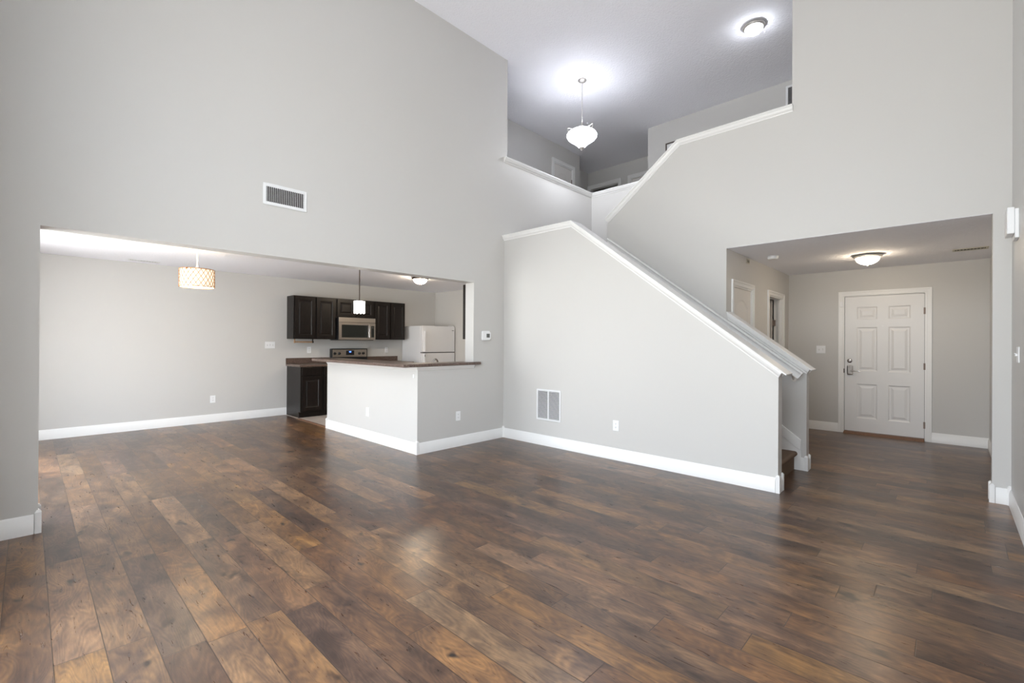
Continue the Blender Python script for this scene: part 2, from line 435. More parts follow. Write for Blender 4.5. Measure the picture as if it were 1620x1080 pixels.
# dining and kitchen
struct('wall_far', boxes((XW - T, XKR + .12, YF, YF + .12, 0, ZU)), PAINT, 'long greige wall behind dining area and kitchen cabinets', 'wall')
struct('wall_kitchen', boxes((XKR, XKR + .12, YKB, YF, 0, ZU - .35)), PAINT, 'greige wall beside the refrigerator', 'wall')
# west wall: openings for the windows
def wall_west():
    bm = bmesh.new()
    def strip(y0, y1, holes):
        z = 0
        for h0, h1 in holes:
            if h0 > z + 1e-4: box(bm, XW - T, XW, y0, y1, z, h0)
            z = h1
        box(bm, XW - T, XW, y0, y1, z, ZC)
    cuts = sorted({YR - .12, YF + .12, *[w[0] for w in WINS], *[w[1] for w in WINS]})
    for y0, y1 in zip(cuts, cuts[1:]):
        strip(y0, y1, sorted((w[2], w[3]) for w in WINS if w[0] < (y0 + y1) / 2 < w[1]))
    return bm
struct('wall_back', wall_west(), PAINT, 'outside wall with the windows behind the camera', 'wall')
for i, (y0, y1, z0, z1) in enumerate(WINS):
    t = thing('window_%d' % (i + 1), 'white framed %s in the outside wall' % ('sliding glass door of the dining area' if i == 6 else 'living room window'), 'window', (XW - .1, (y0 + y1) / 2, z0), 0, kind='structure')
    h, w = z1 - z0, (y1 - y0) / 2
    f = .05
    fr = boxes((-.04, .04, -w, -w + f, 0, h), (-.04, .04, w - f, w, 0, h), (-.04, .04, -w + f, w - f, 0, f), (-.04, .04, -w + f, w - f, h - f, h))
    if i == 6: box(fr, -.04, .04, -.04, .04, f, h - f)
    else: box(fr, -.04, .04, -w + f, w - f, h / 2 - .02, h / 2 + .02)
    obj('window_frame', fr, TRIM, t)
    obj('glass_pane', boxes((-.003, .003, -w + f, w - f, f, h - f)), GLASS, t)
# upstairs
XA0, XA1 = 7.226, 7.850
b = boxes((XK - .3, XA0, YU, YU + .115, ZU, ZC), (XA0, XA1, YU, YU + .115, ZU + HZ, ZC), (XA1, 8.106, YU, YU + .115, ZU, ZC),
          (XK - .4, XK - .3, YKB, YU + .1, ZU - .5, ZC), (XA0 - .1, XA1 + .1, YU + .2, YU + .25, ZU, ZC))
struct('wall_loft', b, PAINT, 'upstairs wall with a white door behind the loft half wall', 'wall')
struct('wall_recess', boxes((7.99, XV + .12, 6.205, 6.32, ZU, ZC), (7.99, 8.106, YU + .115, 6.205, ZU, ZC)), PAINT, 'dim recess wall at the end of the upstairs hall', 'wall')
VB0, VB1, VC0, VC1 = 5.385, 6.15, 4.32, 5.085
b = boxes((XV, XV + .115, VB1, 6.3, ZU, ZC), (XV, XV + .115, VB0, VB1, ZU + HZ, ZC), (XV, XV + .115, VC1, VB0, ZU, ZC), (XV, XV + .115, VC0, VC1, ZU + HZ, ZC), (XV, XV + .115, YR, VC0, ZU, ZC),
          (XV + .115, XV + 1.2, VC0 - .2, 6.3, ZU + 2.2, ZU + 2.3), (XV + 1.1, XV + 1.2, VC0 - .2, 6.3, ZU, ZU + 2.2),
          (XV + .115, XV + 1.2, VC0 - .3, VC0 - .2, ZU, ZU + 2.3), (XV + .115, XV + 1.2, 6.2, 6.3, ZU, ZU + 2.2), (XV + .1, XV + 1.2, VC0 - .3, 6.3, ZU - .1, ZU - .001))
struct('wall_bedrooms', b, PAINT, 'far upstairs wall with two white cased doors', 'wall')
struct('wall_upstairs', boxes((XU, XU + .115, YR, 4.083, ZU, ZC)), PAINT, 'upstairs hall wall above the slanting stair cap', 'wall')
struct('wall_upper_stair', boxes((XC, XC + .115, 2.13, YK, 1.6, 3.90)), PAINT, 'half wall beside the upper flight of stairs', 'wall')

# ------------------------------------------------------------------ caps on the half walls
def board_profile(t):
    side = [(-.044, -.014), (-.048, -.011), (-.049, -.006), (-.047, -.002), (-.043, 0)]
    return side + [(t - u, w) for u, w in side[::-1]]
CROWN = [(.001, -.072), (-.007, -.072), (-.010, -.060), (-.017, -.055), (-.027, -.045), (-.034, -.031), (-.036, -.025), (-.042, -.023), (-.042, -.0145), (.001, -.0145)]
def up_normal(p, q):
    """unit normal, pointing up, of the run p -> q in the (y, z) plane"""
    d = Vector((0, q[0] - p[0], q[1] - p[1])).normalized()
    n = Vector((0, -d.z, d.y))
    return n if n.z > 0 else -n
def cap(name, x0, t, pts, label, crown_back=0.0, low=0):
    """pts: (y, z) of the top of the cap; low: index of the square-cut lower end; the crown stops crown_back short of it."""
    e_ = thing(name, label, 'trim', (x0, *pts[low]), 0, kind='structure')
    o_ = Vector((x0, *pts[low])); ux, uz = Vector((1, 0, 0)), Vector((0, 0, 1))
    def path(back, sgn=1, shift=0):
        out = []
        for i, (y, z) in enumerate(pts):
            n1 = up_normal(pts[max(i - 1, 0)], pts[max(i, 1)]); n2 = up_normal(pts[min(i, len(pts) - 2)], pts[min(i + 1, len(pts) - 1)])
            w = (n1 + n2) / (1 + n1.dot(n2))
            if i == len(pts) - 1: w = uz / uz.dot(n1)
            if i == low:
                q = pts[low + 1]
                d = 1 if q[0] > y else -1
                z += back * d * (q[1] - z) / (q[0] - y); y += back * d
            out.append((Vector((x0 + shift, y, z)) - o_, ux * sgn, w))
        return out
    bm = bmesh.new(); sweep(bm, board_profile(t), path(0)); obj('cap_board', bm, TRIM, e_)
    bm = bmesh.new(); sweep(bm, CROWN, path(crown_back)); obj('crown_moulding', bm, TRIM, e_)
    bm = bmesh.new(); sweep(bm, CROWN, path(crown_back, -1, t)); obj('crown_moulding', bm, TRIM, e_)
cap('trim_1', XS, XSB - XS, SCAP, 'white cap running down the near stair wall', .031)
cap('trim_2', XE, XEB - XE, ECAP, 'white cap on the wall beside the upper flight, slanting then level', .0)
cap('trim_3', XE, XEB - XE, LCAP, 'white sloping cap on the short stair wall by the hall', .014)
e_ = thing('trim_4', 'white cap around the loft half wall above the stair landing', 'trim', (4.605, YK, 3.938), 0, kind='structure')
o_ = Vector((4.605, YK, 3.938)); uz = Vector((0, 0, 1))
for nm, pr in (('cap_board', board_profile(.115)), ('crown_moulding', CROWN)):
    bm = bmesh.new()
    sweep(bm, pr, [(Vector((4.605, YK, 3.938)) - o_, Vector((0, 1, 0)), uz), (Vector((XC, YK, 3.938)) - o_, Vector((1, 1, 0)), uz), (Vector((XC, 2.3, 3.938)) - o_, Vector((1, 0, 0)), uz)])
    obj(nm, bm, TRIM, e_)
# end of the short cap against the hall wall and the crown strip under the bar top
bm = bmesh.new()
CR = [(0, -.045), (-.008, -.043), (-.012, -.034), (-.022, -.022), (-.030, -.012), (-.032, 0), (0, 0)]
sweep(bm, CR, [(Vector((XP, 6.925, 1.034)), Vector((1, 0, 0)), Vector((0, 0, 1))), (Vector((XP, YK, 1.034)), Vector((1, 1, 0)), Vector((0, 0, 1))),
               (Vector((XJ, YK, 1.034)), Vector((0, 1, 0)), Vector((0, 0, 1)))])
struct('trim_5', bm, TRIM, 'white moulding strip under the bar top', 'trim', smooth=True)

# ------------------------------------------------------------------ baseboards
BH, BT = 0.133, 0.015
def base_run(bm, p0, p1, nrm):
    p0, p1, nrm = Vector((*p0, 0)), Vector((*p1, 0)), Vector((*nrm, 0))
    prof = [(0, 0), (BT, 0), (BT, BH - .030), (BT - .004, BH - .024), (BT - .004, BH - .012), (BT - .010, BH - .004), (BT - .011, BH), (0, BH)]
    sweep(bm, prof, [(p0, nrm, Vector((0, 0, 1))), (p1, nrm, Vector((0, 0, 1)))])
def block(bm, x, y, s=0.017, h=0.158):
    box(bm, x - s, x + s, y - s, y + s, 0, h - .014)
    A = [bm.verts.new((x + i * s, y + j * s, h - .014)) for i, j in ((-1, -1), (1, -1), (1, 1), (-1, 1))]
    B = [bm.verts.new((x + i * s * .45, y + j * s * .45, h)) for i, j in ((-1, -1), (1, -1), (1, 1), (-1, 1))]
    bm.faces.new(B)
    for i in range(4): bm.faces.new((A[i], A[(i + 1) % 4], B[(i + 1) % 4], B[i]))
def baseboard(name, runs, blocks, label):
    t = thing(name, label, 'baseboard', (*runs[0][0], 0), 0, kind='structure')
    off = Vector((-runs[0][0][0], -runs[0][0][1]))
    sh = lambda p: (p[0] + off.x, p[1] + off.y)
    for p0, p1, n_ in runs:
        bm = bmesh.new(); base_run(bm, sh(p0), sh(p1), n_); obj('baseboard_run', bm, TRIM, t, smooth=True)
    for q in blocks:
        bm = bmesh.new(); block(bm, *sh(q)); obj('corner_block', bm, TRIM, t)
baseboard('baseboard_left', [((XW, YK), (XL - .02, YK), (0, -1)), ((XL, YK + .02), (XL, YKB - .02), (1, 0)), ((XL, YKB), (XW, YKB), (0, 1))],
          [(XL, YK), (XL, YKB)], 'white baseboard on the wall end at the left edge')
baseboard('baseboard_bar', [((XP + .02, YK), (XS - .02, YK), (0, -1)), ((XP, YK + .02), (XP, 6.905), (-1, 0)), ((XP + .02, 6.925), (XP + .165, 6.925), (0, 1))],
          [(XP, YK), (XP, 6.925)], 'white baseboard around the bar half wall')
baseboard('baseboard_stair', [((XS, 1.127), (XS, YK - .01), (-1, 0)), ((XS + .02, 1.107), (XSB - .02, 1.107), (0, -1))],
          [(XS, 1.107), (XSB, 1.107), (XS - .006, YK - .006)], 'white baseboard along the near stair wall')
baseboard('baseboard_middle', [((XE + .02, 1.087), (XEB - .02, 1.087), (0, -1)), ((XE, 1.105), (XE, 1.165), (-1, 0)), ((XEB, 1.105), (XEB, YH), (1, 0))],
          [(XE, 1.087), (XEB, 1.087)], 'white baseboard round the foot of the short stair wall')
baseboard('baseboard_hall', [((XEB, YH), (C0 - .066, YH), (0, -1)), ((C1 + .066, YH), (B0 - .066, YH), (0, -1)), ((B1 + .066, YH), (XD, YH), (0, -1))],
          [], 'white baseboard on the hall wall with two doors')
baseboard('baseboard_entry', [((XD, YH), (XD, 1.228), (-1, 0)), ((XD, .188), (XD, YR), (-1, 0))], [], 'white baseboard either side of the front door')
baseboard('baseboard_corner', [((XE, -.283), (XE, YR + .01), (-1, 0)), ((XE + .02, -.263), (XEB - .02, -.263), (0, 1))],
          [(XE, -.263), (XEB, -.263), (XE - .006, YR + .006)], 'white baseboard on the narrow wall right of the hall opening')
baseboard('baseboard_right', [((XE - .02, YR), (XW, YR), (0, 1)), ((XD, YR), (XEB, YR), (0, 1))], [], 'white baseboard along the right wall')
baseboard('baseboard_far', [((XW, YF), (3.240, YF), (0, -1))], [], 'white baseboard below the dining room wall')

# ------------------------------------------------------------------ stairs
RISE, RUN, Y0 = .194, .254, 1.165
st = thing('stairs', 'carpeted staircase climbing between the two stair walls', 'stairs', (XSB + .001, Y0, 0), 0, kind='structure')
wst = XE - XSB - .002
for i in range(9):
    y0 = i * RUN; last = i == 8
    y1 = (YK - Y0 - .001) if last else y0 + RUN + .03
    bm = bmesh.new(); z1 = RISE * (i + 1)
    w_ = (XC - XSB - .003) if last else wst
    r = .026
    prof = [(y1, max(0, z1 - RISE - .02)), (y0 + .03, max(0, z1 - RISE - .02)), (y0 + .03, z1 - 2 * r)]
    for k in range(9):
        a = -PI / 2 - PI * k / 8
        prof.append((y0 + r + r * math.cos(a), z1 - r + r * math.sin(a)))
    prof.append((y1, z1))
    prism(bm, prof, 'x', 0, w_ if not last else wst)
    if last: box(bm, wst, w_, 3.525 - Y0, YK - Y0 - .001, z1 - .2, z1)
    obj('carpeted_step', bm, CARPET, st, smooth=True)
for i in range(5):
    z0 = RISE * (9 + i); y1 = 3.40 - Y0 - i * RUN
    obj('carpeted_step', boxes((XEB - XSB + .001, XC - XSB - .003, y1 - RUN, y1, z0, z0 + RISE)), CARPET, st, bevel=.02)
# skirt board beside the treads
bm = bmesh.new()
prism(bm, [(1.135, 0), (1.135, .205), (1.16, .235), (3.19, 1.78), (3.19, 1.40), (1.30, 0)], 'x', XE - .016, XE - .0005)
struct('trim_6', bm, TRIM, 'white skirt board beside the bottom stair tread', 'trim')
bm = bmesh.new()
prism(bm, [(1.135, .205), (1.135, .320), (1.165, .345), (3.19, 1.888), (3.19, 1.78)], 'x', XE - .024, XE - .0005)
struct('trim_7', bm, TRIM, 'white sloping moulding on top of the stair skirt board', 'trim', bevel=.004)

# handrail on the inner wall
HR = thing('handrail', 'grey-white moulded handrail sloping down the inside of the staircase', 'handrail', (5.585, 1.105, 1.030))
bm = bmesh.new()
prf = [(-.030, -.100), (.022, -.100), (.026, -.060), (.036, -.045), (.036, -.012), (.028, 0), (-.028, 0), (-.036, -.010), (-.036, -.022), (-.026, -.030), (-.022, -.055), (-.030, -.080)]
sweep(bm, prf, [(Vector((0, 0, 0)), Vector((1, 0, 0)), Vector((0, -.48, .64))), (Vector((0, 2.357, 1.763)), Vector((1, 0, 0)), Vector((0, 0, 1)))])
obj('rail', bm, TRIM, HR, smooth=True)
for yy in (.10, 1.05, 2.15):
    z = yy * .748 - .098
    bm = bmesh.new()
    tube(bm, [(.057, yy, z - .05), (.02, yy, z - .045), (0, yy, z - .02), (0, yy, z + .005)], .007)
    lathe(bm, [(0, 0), (.025, 0), (.025, -.006), (0, -.006)], (.058, yy, z - .05), 16, 'x')
    obj('rail_bracket', bm, NICK, HR, smooth=True, label='dark metal bracket under the rail')

# ------------------------------------------------------------------ doors
def casing(t, x0, x1, z1, w=.066, head=True):
    """White casing around an opening x0..x1 up to z1; wall face at local y = 0."""
    bm = bmesh.new()
    for a, c in ((x0 - w, x0), (x1, x1 + w)):
        box(bm, a, c, -.012, 0, 0, z1 + w)
        inner = (c - .020, c) if a < x0 - .001 else (a, a + .020)
        outer = (a, a + .022) if a < x0 - .001 else (c - .022, c)
        box(bm, *outer, -.020, -.012, 0, z1 + w); box(bm, *inner, -.016, -.012, 0, z1 + .02)
    box(bm, x0, x1, -.012, 0, z1, z1 + w)
    box(bm, x0 - w + .022, x1 + w - .022, -.020, -.012, z1 + w - .022, z1 + w); box(bm, x0, x1, -.016, -.012, z1, z1 + .020)
    return obj('door_casing', bm, TRIM, t, bevel=.0025)
def jamb(t, x0, x1, z1, depth, j=.018):
    bm = boxes((x0, x0 + j, 0, depth, 0, z1), (x1 - j, x1, 0, depth, 0, z1), (x0 + j, x1 - j, 0, depth, z1 - j, z1))
    return obj('door_jamb', bm, TRIM, t)
def hinge(par, x, y, z):
    bm = bmesh.new(); tube(bm, [(x, y, z - .045), (x, y, z + .045)], .007, 10)
    box(bm, x - .016, x + .016, y, y + .004, z - .045, z + .045)
    return obj('hinge', bm, HINGE, par, smooth=True)

# front door (local x runs to the viewer's right)
D = thing('door_1', 'white six-panel front door at the end of the entry hall', 'door', (XD, (DY0 + DY1) / 2, 0), RX, kind='structure')
hw = (DY1 - DY0) / 2
casing(D, -hw, hw, DZ); jamb(D, -hw, hw, DZ, .12, .008)
L0, L1, LZ0, LZ1 = -hw + .012, hw - .012, .038, DZ - .012
bm = bmesh.new()
cols = [(-.305, -.062), (.062, .305)]
rows = [(.235, .745), (.935, 1.585), (1.700, 1.885)]
face_with_panels(bm, L0, L1, LZ0, LZ1, .012, .055, [(a, c, p, q, 0) for a, c in cols for p, q in rows], d=.010, w1=.016, w2=.016, w3=.03, top=.002)
leaf = obj('door_leaf', bm, DOORW, D)
bm = bmesh.new(); lathe(bm, [(0, .0), (.031, .0), (.031, .010), (.024, .016), (.012, .018), (.012, .026), (0, .026)], (L0 + .062, .012, 1.085), 24, 'y')
obj('deadbolt', bm, CHROME, D, smooth=True, label='round satin deadbolt')
bm = boxes((L0 + .030, L0 + .105, -.020, .012, .875, 1.015)); lk = obj('keypad_lock', bm, CHROME, D, bevel=.012, label='square satin metal lock plate')
bm = bmesh.new(); tube(bm, [(L0 + .085, -.012, .935), (L0 + .085, -.040, .935), (L0 + .105, -.048, .935), (L0 + .19, -.044, .933)], [.011, .010, .009, .006], 10)
obj('lever_handle', bm, CHROME, lk, smooth=True)
bm = bmesh.new(); lathe(bm, [(0, 0), (.009, 0), (.009, .004), (0, .004)], (0.0, .012, 1.60), 12, 'y'); obj('peephole', bm, PLAST, D)
for z in (.22, 1.03, 1.80): hinge(D, hw - .005, .002, z)
obj('alarm_sensor', boxes((-hw - .044, -hw - .004, -.034, -.012, 1.895, 1.975)), PLAST, D, bevel=.004, label='small white contact sensor on the casing')
obj('door_stop', boxes((-hw + .008, -hw + .045, .056, .075, 0, DZ - .008), (hw - .045, hw - .008, .056, .075, 0, DZ - .008), (-hw + .045, hw - .045, .056, .075, DZ - .05, DZ - .008)), TRIM, D)  # added behind the leaf to keep outside light out of the jamb gaps
obj('weatherstrip', boxes((-hw + .002, -hw + .010, .004, .050, .03, DZ - .01), (hw - .0115, hw - .008, .010, .050, .03, DZ - .01)), SLOT, D)
bm = bmesh.new(); prism(bm, [(-.085, 0), (.10, 0), (.10, .036), (-.03, .030), (-.085, .004)], 'x', -hw + .008, hw - .008)
obj('threshold', bm, REDOAK, D, label='reddish wood threshold')
obj('door_sweep', boxes((-hw + .012, hw - .012, .0556, .068, .0365, .06)), SLOT, D)  # unseen strip, added to close the bright gap above the threshold
obj('strike_plate', boxes((-hw + .0, -hw + .009, -.003, .03, .90, .965)), BRONZE, D)

def panel_door(par, x0, x1, z1, yf, m=DOORB):
    w = x1 - x0; a, c = x0 + .115, x1 - .115
    bm = bmesh.new()
    face_with_panels(bm, x0, x1, .01, z1, yf, yf + .036, [(a, c, .22, .86, 0), (a, c, 1.02, z1 - .135, .10)], d=.008, w1=.012, w2=.012, w3=.03, top=.002)
    return obj('door_leaf', bm, m, par, smooth=False)
D2 = thing('door_2', 'white arch-panel closet door behind the sloping stair cap', 'door', ((C0 + C1) / 2, YH, 0), 0, kind='structure')
hw = (C1 - C0) / 2
casing(D2, -hw, hw, HZ); jamb(D2, -hw, hw, HZ, .115)
panel_door(D2, -hw + .02, hw - .02, HZ - .021, .010)
for z in (.25, 1.02, 1.80): hinge(D2, -hw + .019, .004, z)
bm = bmesh.new(); lathe(bm, [(0, 0), (.03, 0), (.03, .008), (.012, .012), (.012, .035), (.028, .045), (.024, .065), (0, .068)], (hw - .085, .010, .93), 20, 'y'); obj('door_knob', bm, NICK, D2, smooth=True)

D3 = thing('door_3', 'open narrow white door in the hall corner, leaf swung inward', 'door', ((B0 + B1) / 2, YH, 0), 0, kind='structure')
hw = (B1 - B0) / 2
casing(D3, -hw, hw, HZ); jamb(D3, -hw, hw, HZ, .115)
bm = bmesh.new(); box(bm, hw - .070, hw - .034, .130, .130 + 2 * hw - .04, .012, HZ - .02)
obj('door_leaf', bm, DOORB, D3, bevel=.003)
for z in (.25, 1.02, 1.66):
    bm = boxes((hw - .036, hw - .0165, .088, .135, z - .045, z + .045)); tube(bm, [(hw - .026, .122, z - .045), (hw - .026, .122, z + .045)], .008, 10)
    obj('hinge', bm, HINGE, D3)
obj('door_stop', boxes((hw - .030, hw - .018, .03, .06, 0, HZ - .02)), TRIM, D3)

# upstairs doors
D4 = thing('door_4', 'white closed door on the loft wall behind the half wall cap', 'door', ((XA0 + XA1) / 2, YU, ZU), 0, kind='structure')
hw = (XA1 - XA0) / 2
casing(D4, -hw, hw, HZ); jamb(D4, -hw, hw, HZ, .115)
panel_door(D4, -hw + .02, hw - .02, HZ - .021, .010)
for z in (.25, 1.02, 1.78): hinge(D4, hw - .019, .002, z)
D5 = thing('door_5', 'open doorway on the far upstairs wall showing its head only', 'door', (XV, (VB0 + VB1) / 2, ZU), RX, kind='structure')
hw = (VB1 - VB0) / 2
casing(D5, -hw, hw, HZ); jamb(D5, -hw, hw, HZ, .115)
obj('door_leaf', boxes((hw - .44, hw - .02, .15, .19, .01, HZ - .03)), DOORB, D5, bevel=.003)
D6 = thing('door_6', 'white upstairs door partly hidden by the slanting cap', 'door', (XV, (VC0 + VC1) / 2, ZU), RX, kind='structure')
hw = (VC1 - VC0) / 2
casing(D6, -hw, hw, HZ); jamb(D6, -hw, hw, HZ, .115)
panel_door(D6, -hw + .02, hw - .02, HZ - .021, .03)

# transition strip between plank floor and kitchen tile
bm = bmesh.new(); prism(bm, [(-.03, 0), (.03, 0), (.022, .008), (-.022, .008)], 'y', 0, 8.10 - 6.925)
struct('trim_8', bm, REDOAK, 'brown wood strip where plank floor meets kitchen tile', 'trim').location = (3.205, 6.927, 0)

# ------------------------------------------------------------------ bar top
bm = bmesh.new()
prism(bm, [(2.955, 4.503), (4.15, 4.503), (4.15, 4.549), (4.050, 4.549), (4.050, 4.80), (3.40, 4.80), (3.40, 6.985), (2.955, 6.985)], 'z', 0, .036)
bt = obj('bar_top', bm, CTOP, bevel=.007); bt.location = (0, 0, 1.0345)
tag(bt, 'brown speckled bar top on the L-shaped half wall', 'countertop')

# ------------------------------------------------------------------ kitchen
def cab_door(par, x0, x1, z0, z1, yf, th=.02, frame=.055):
    bm = bmesh.new()
    if z1 - z0 > .2: face_with_panels(bm, x0, x1, z0, z1, yf, yf + th, [(x0 + frame, x1 - frame, z0 + frame, z1 - frame, 0)], d=.008, w1=.009, w2=.006, w3=.022, top=.001)
    else: face_with_panels(bm, x0, x1, z0, z1, yf, yf + th, [], d=.0)
    return obj('cabinet_door' if z1 - z0 > .2 else 'drawer_front', bm, ESP, par, bevel=.003)
def base_cab(x0, x1, label):
    t = thing('base_cabinet', label, 'cabinet', ((x0 + x1) / 2, YF - .001, 0), 0, 'dark base cabinets along the far wall')
    h = (x1 - x0) / 2
    bm = boxes((-h, h, -.609, 0, .10, .882), (-h, h, -.535, 0, 0, .10))
    obj('cabinet_body', bm, ESP, t, bevel=.002)
    cab_door(t, -h + .022, h - .022, .125, .715, -.630)
    cab_door(t, -h + .022, h - .022, .735, .868, -.630)
base_cab(3.245, 3.632, 'dark base cabinet with exposed end panel, nearest the dining area')
base_cab(3.636, 4.026, 'dark base cabinet between the end cabinet and the range')
base_cab(4.806, 5.54, 'dark base cabinet between range and refrigerator')
def counter(x0, x1, label, over):
    t = thing('kitchen_counter', label, 'countertop', (x0, YF - .001, .8825), 0, 'brown counters on the far wall')
    obj('counter_slab', boxes((-over, x1 - x0, -.640, 0, 0, .038)), CTOP, t, bevel=.006)
    obj('backsplash', boxes((-over, x1 - x0, -.019, 0, .0385, .140)), CTOP, t, bevel=.003)
counter(3.245, 4.028, 'brown speckled counter on the far wall left of the range', .022)
counter(4.804, 5.545, 'brown speckled counter on the far wall between range and refrigerator', 0)

def upper_cab(name, x0, x1, z0, z1, ndoors, label, y1=YF - .001, dep=.32):
    t = thing(name, label, 'cabinet', ((x0 + x1) / 2, y1, z0), 0, 'dark wall cabinets')
    h = (x1 - x0) / 2
    obj('cabinet_body', boxes((-h, h, -dep + .021, 0, 0, z1 - z0)), ESP, t, bevel=.002)
    w = 2 * h / ndoors
    for i in range(ndoors):
        cab_door(t, -h + i * w + .018, -h + (i + 1) * w - .018, .018, z1 - z0 - .018, -dep)
    return t
upper_cab('wall_cabinet', 3.241, 4.018, 1.372, 2.145, 2, 'two-door dark wall cabinet left of the microwave')
upper_cab('wall_cabinet', 4.020, 4.808, 1.790, 2.145, 2, 'short dark wall cabinet directly above the microwave')
upper_cab('wall_cabinet', 4.810, 5.540, 1.372, 2.145, 2, 'two-door dark wall cabinet between microwave and refrigerator')
t = thing('wall_cabinet', 'dark cabinet edge showing beside the pier right of the kitchen opening', 'cabinet', (4.70, YKB + .001, 1.372), PI, 'dark wall cabinets')
obj('cabinet_body', boxes((-.44, .44, -.295, 0, 0, .772)), ESP, t, bevel=.002)
cab_door(t, -.42, -.01, .018, .754, -.316); cab_door(t, .01, .42, .018, .754, -.316)

# microwave
t = thing('microwave', 'stainless over-range microwave under the short cabinet', 'microwave', (4.408, YF - .001, 1.352), 0)
h = .379
obj('microwave_body', boxes((-h, h, -.375, 0, .012, .436)), BLACK, t, bevel=.003)
obj('vent_strip', boxes((-h, h, -.402, -.376, .345, .436)), STEEL, t, bevel=.004)
bm = bmesh.new(); X0, X1 = -h, .245
for q in ((X0, X0 + .055, .0, .340), (X1 - .03, X1, 0, .340), (X0 + .055, X1 - .03, 0, .055), (X0 + .055, X1 - .03, .285, .340)):
    box(bm, q[0], q[1], -.402, -.376, q[2] + .012, q[3])
md = obj('microwave_door', bm, STEEL, t)
obj('door_window', boxes((X0 + .05, X1 - .025, -.396, -.378, .06, .29)), GLASSB, md)
bm = bmesh.new(); tube(bm, [(X1 - .022, -.400, .05), (X1 - .022, -.438, .065), (X1 - .022, -.446, .17), (X1 - .022, -.438, .285), (X1 - .022, -.400, .30)], .013, 12)
obj('door_handle', bm, CHROME, md, smooth=True)
obj('control_panel', boxes((X1 + .002, h, -.402, -.376, .012, .340)), STEEL, t, bevel=.002)
obj('keypad', boxes((X1 + .040, h - .028, -.4045, -.402, .06, .285)), GLASSB, t, label='black touch keypad')
obj('clock_display', boxes((X1 + .050, h - .042, -.4055, -.4045, .243, .262)), LCD, t)
obj('base_grille', boxes((-h + .02, h - .02, -.36, -.02, 0, .0115)), BLACK, t)

# range
t = thing('range', 'stainless and black electric range behind the bar top', 'stove', (4.415, YF - .004, 0), 0)
h = .379
obj('range_body', boxes((-h, h, -.62, -.08, .02, .905)), BLACK, t, bevel=.003)
obj('cooktop', boxes((-h, h, -.64, -.08, .9055, .922)), GLASSB, t, bevel=.004)
obj('oven_door', boxes((-h + .01, h - .01, -.655, -.621, .21, .86)), STEEL, t, bevel=.006)
bm = bmesh.new(); tube(bm, [(-h + .05, -.656, .80), (-h + .06, -.70, .80), (h - .06, -.70, .80), (h - .05, -.656, .80)], .012); obj('oven_handle', bm, CHROME, t, smooth=True)
obj('storage_drawer', boxes((-h + .01, h - .01, -.65, -.621, .05, .20)), STEEL, t, bevel=.006)
bk = obj('backguard', boxes((-h, h, -.079, 0, .88, 1.190)), BLACK, t, bevel=.008)
obj('control_fascia', boxes((-h + .022, h - .022, -.086, -.0795, 1.025, 1.172)), STEEL, bk, bevel=.002)
obj('display_panel', boxes((-.085, .085, -.0885, -.0865, 1.062, 1.152)), BLACK, bk)
obj('clock_display', boxes((-.020, .020, -.0895, -.0886, 1.115, 1.138)), DISP, bk, label='lit blue clock digits')
for x in (-.315, -.225, .195, .280):
    bm = bmesh.new(); lathe(bm, [(.028, 0), (.028, .006), (.022, .010), (.020, .030), (0, .032)], (x, -.0865, 1.095), 20, 'y'); box(bm, x - .004, x + .004, -.124, -.116, 1.075, 1.117)
    obj('knob', bm, BLACK, t, smooth=True)

# refrigerator
t = thing('refrigerator', 'white top-freezer refrigerator in the far kitchen corner', 'refrigerator', (6.098, YF - .02, 0), 0)
h = .438
obj('refrigerator_body', boxes((-h, h, -.665, 0, .02, 1.668)), FRIDGE, t, bevel=.006)
fd = obj('freezer_door', boxes((-h, h, -.735, -.670, 1.112, 1.672)), FRIDGE, t, bevel=.012)
ld = obj('lower_door', boxes((-h, h, -.735, -.670, .09, 1.098)), FRIDGE, t, bevel=.012)
obj('door_gasket', boxes((-h + .012, h - .012, -.672, -.664, .10, 1.66), (-h + .006, h - .006, -.728, -.672, 1.096, 1.114)), SLOT, t)
for nm, z0, z1, par in (('freezer_handle', 1.125, 1.56, fd), ('lower_handle', .66, 1.085, ld)):
    bm = bmesh.new(); prism(bm, [(-h + .028, -.736), (-h + .030, -.775), (-h + .062, -.785), (-h + .072, -.775), (-h + .056, -.760), (-h + .052, -.736)], 'z', z0, z1)
    obj(nm, bm, FRIDGE, par, bevel=.006)
obj('logo_plate', boxes((h - .085, h - .030, -.7375, -.7345, 1.578, 1.588)), SLOT, fd, label='tiny dark maker mark')
obj('handle_mark', boxes((-h + .036, -h + .046, -.789, -.784, 1.02, 1.068)), BRONZE, ld)
obj('top_hinge', boxes((h - .09, h - .01, -.72, -.60, 1.6725, 1.69)), FRIDGE, t, bevel=.004)
obj('toe_grille', boxes((-h + .01, h - .01, -.68, -.60, 0, .085)), SLOT, t)

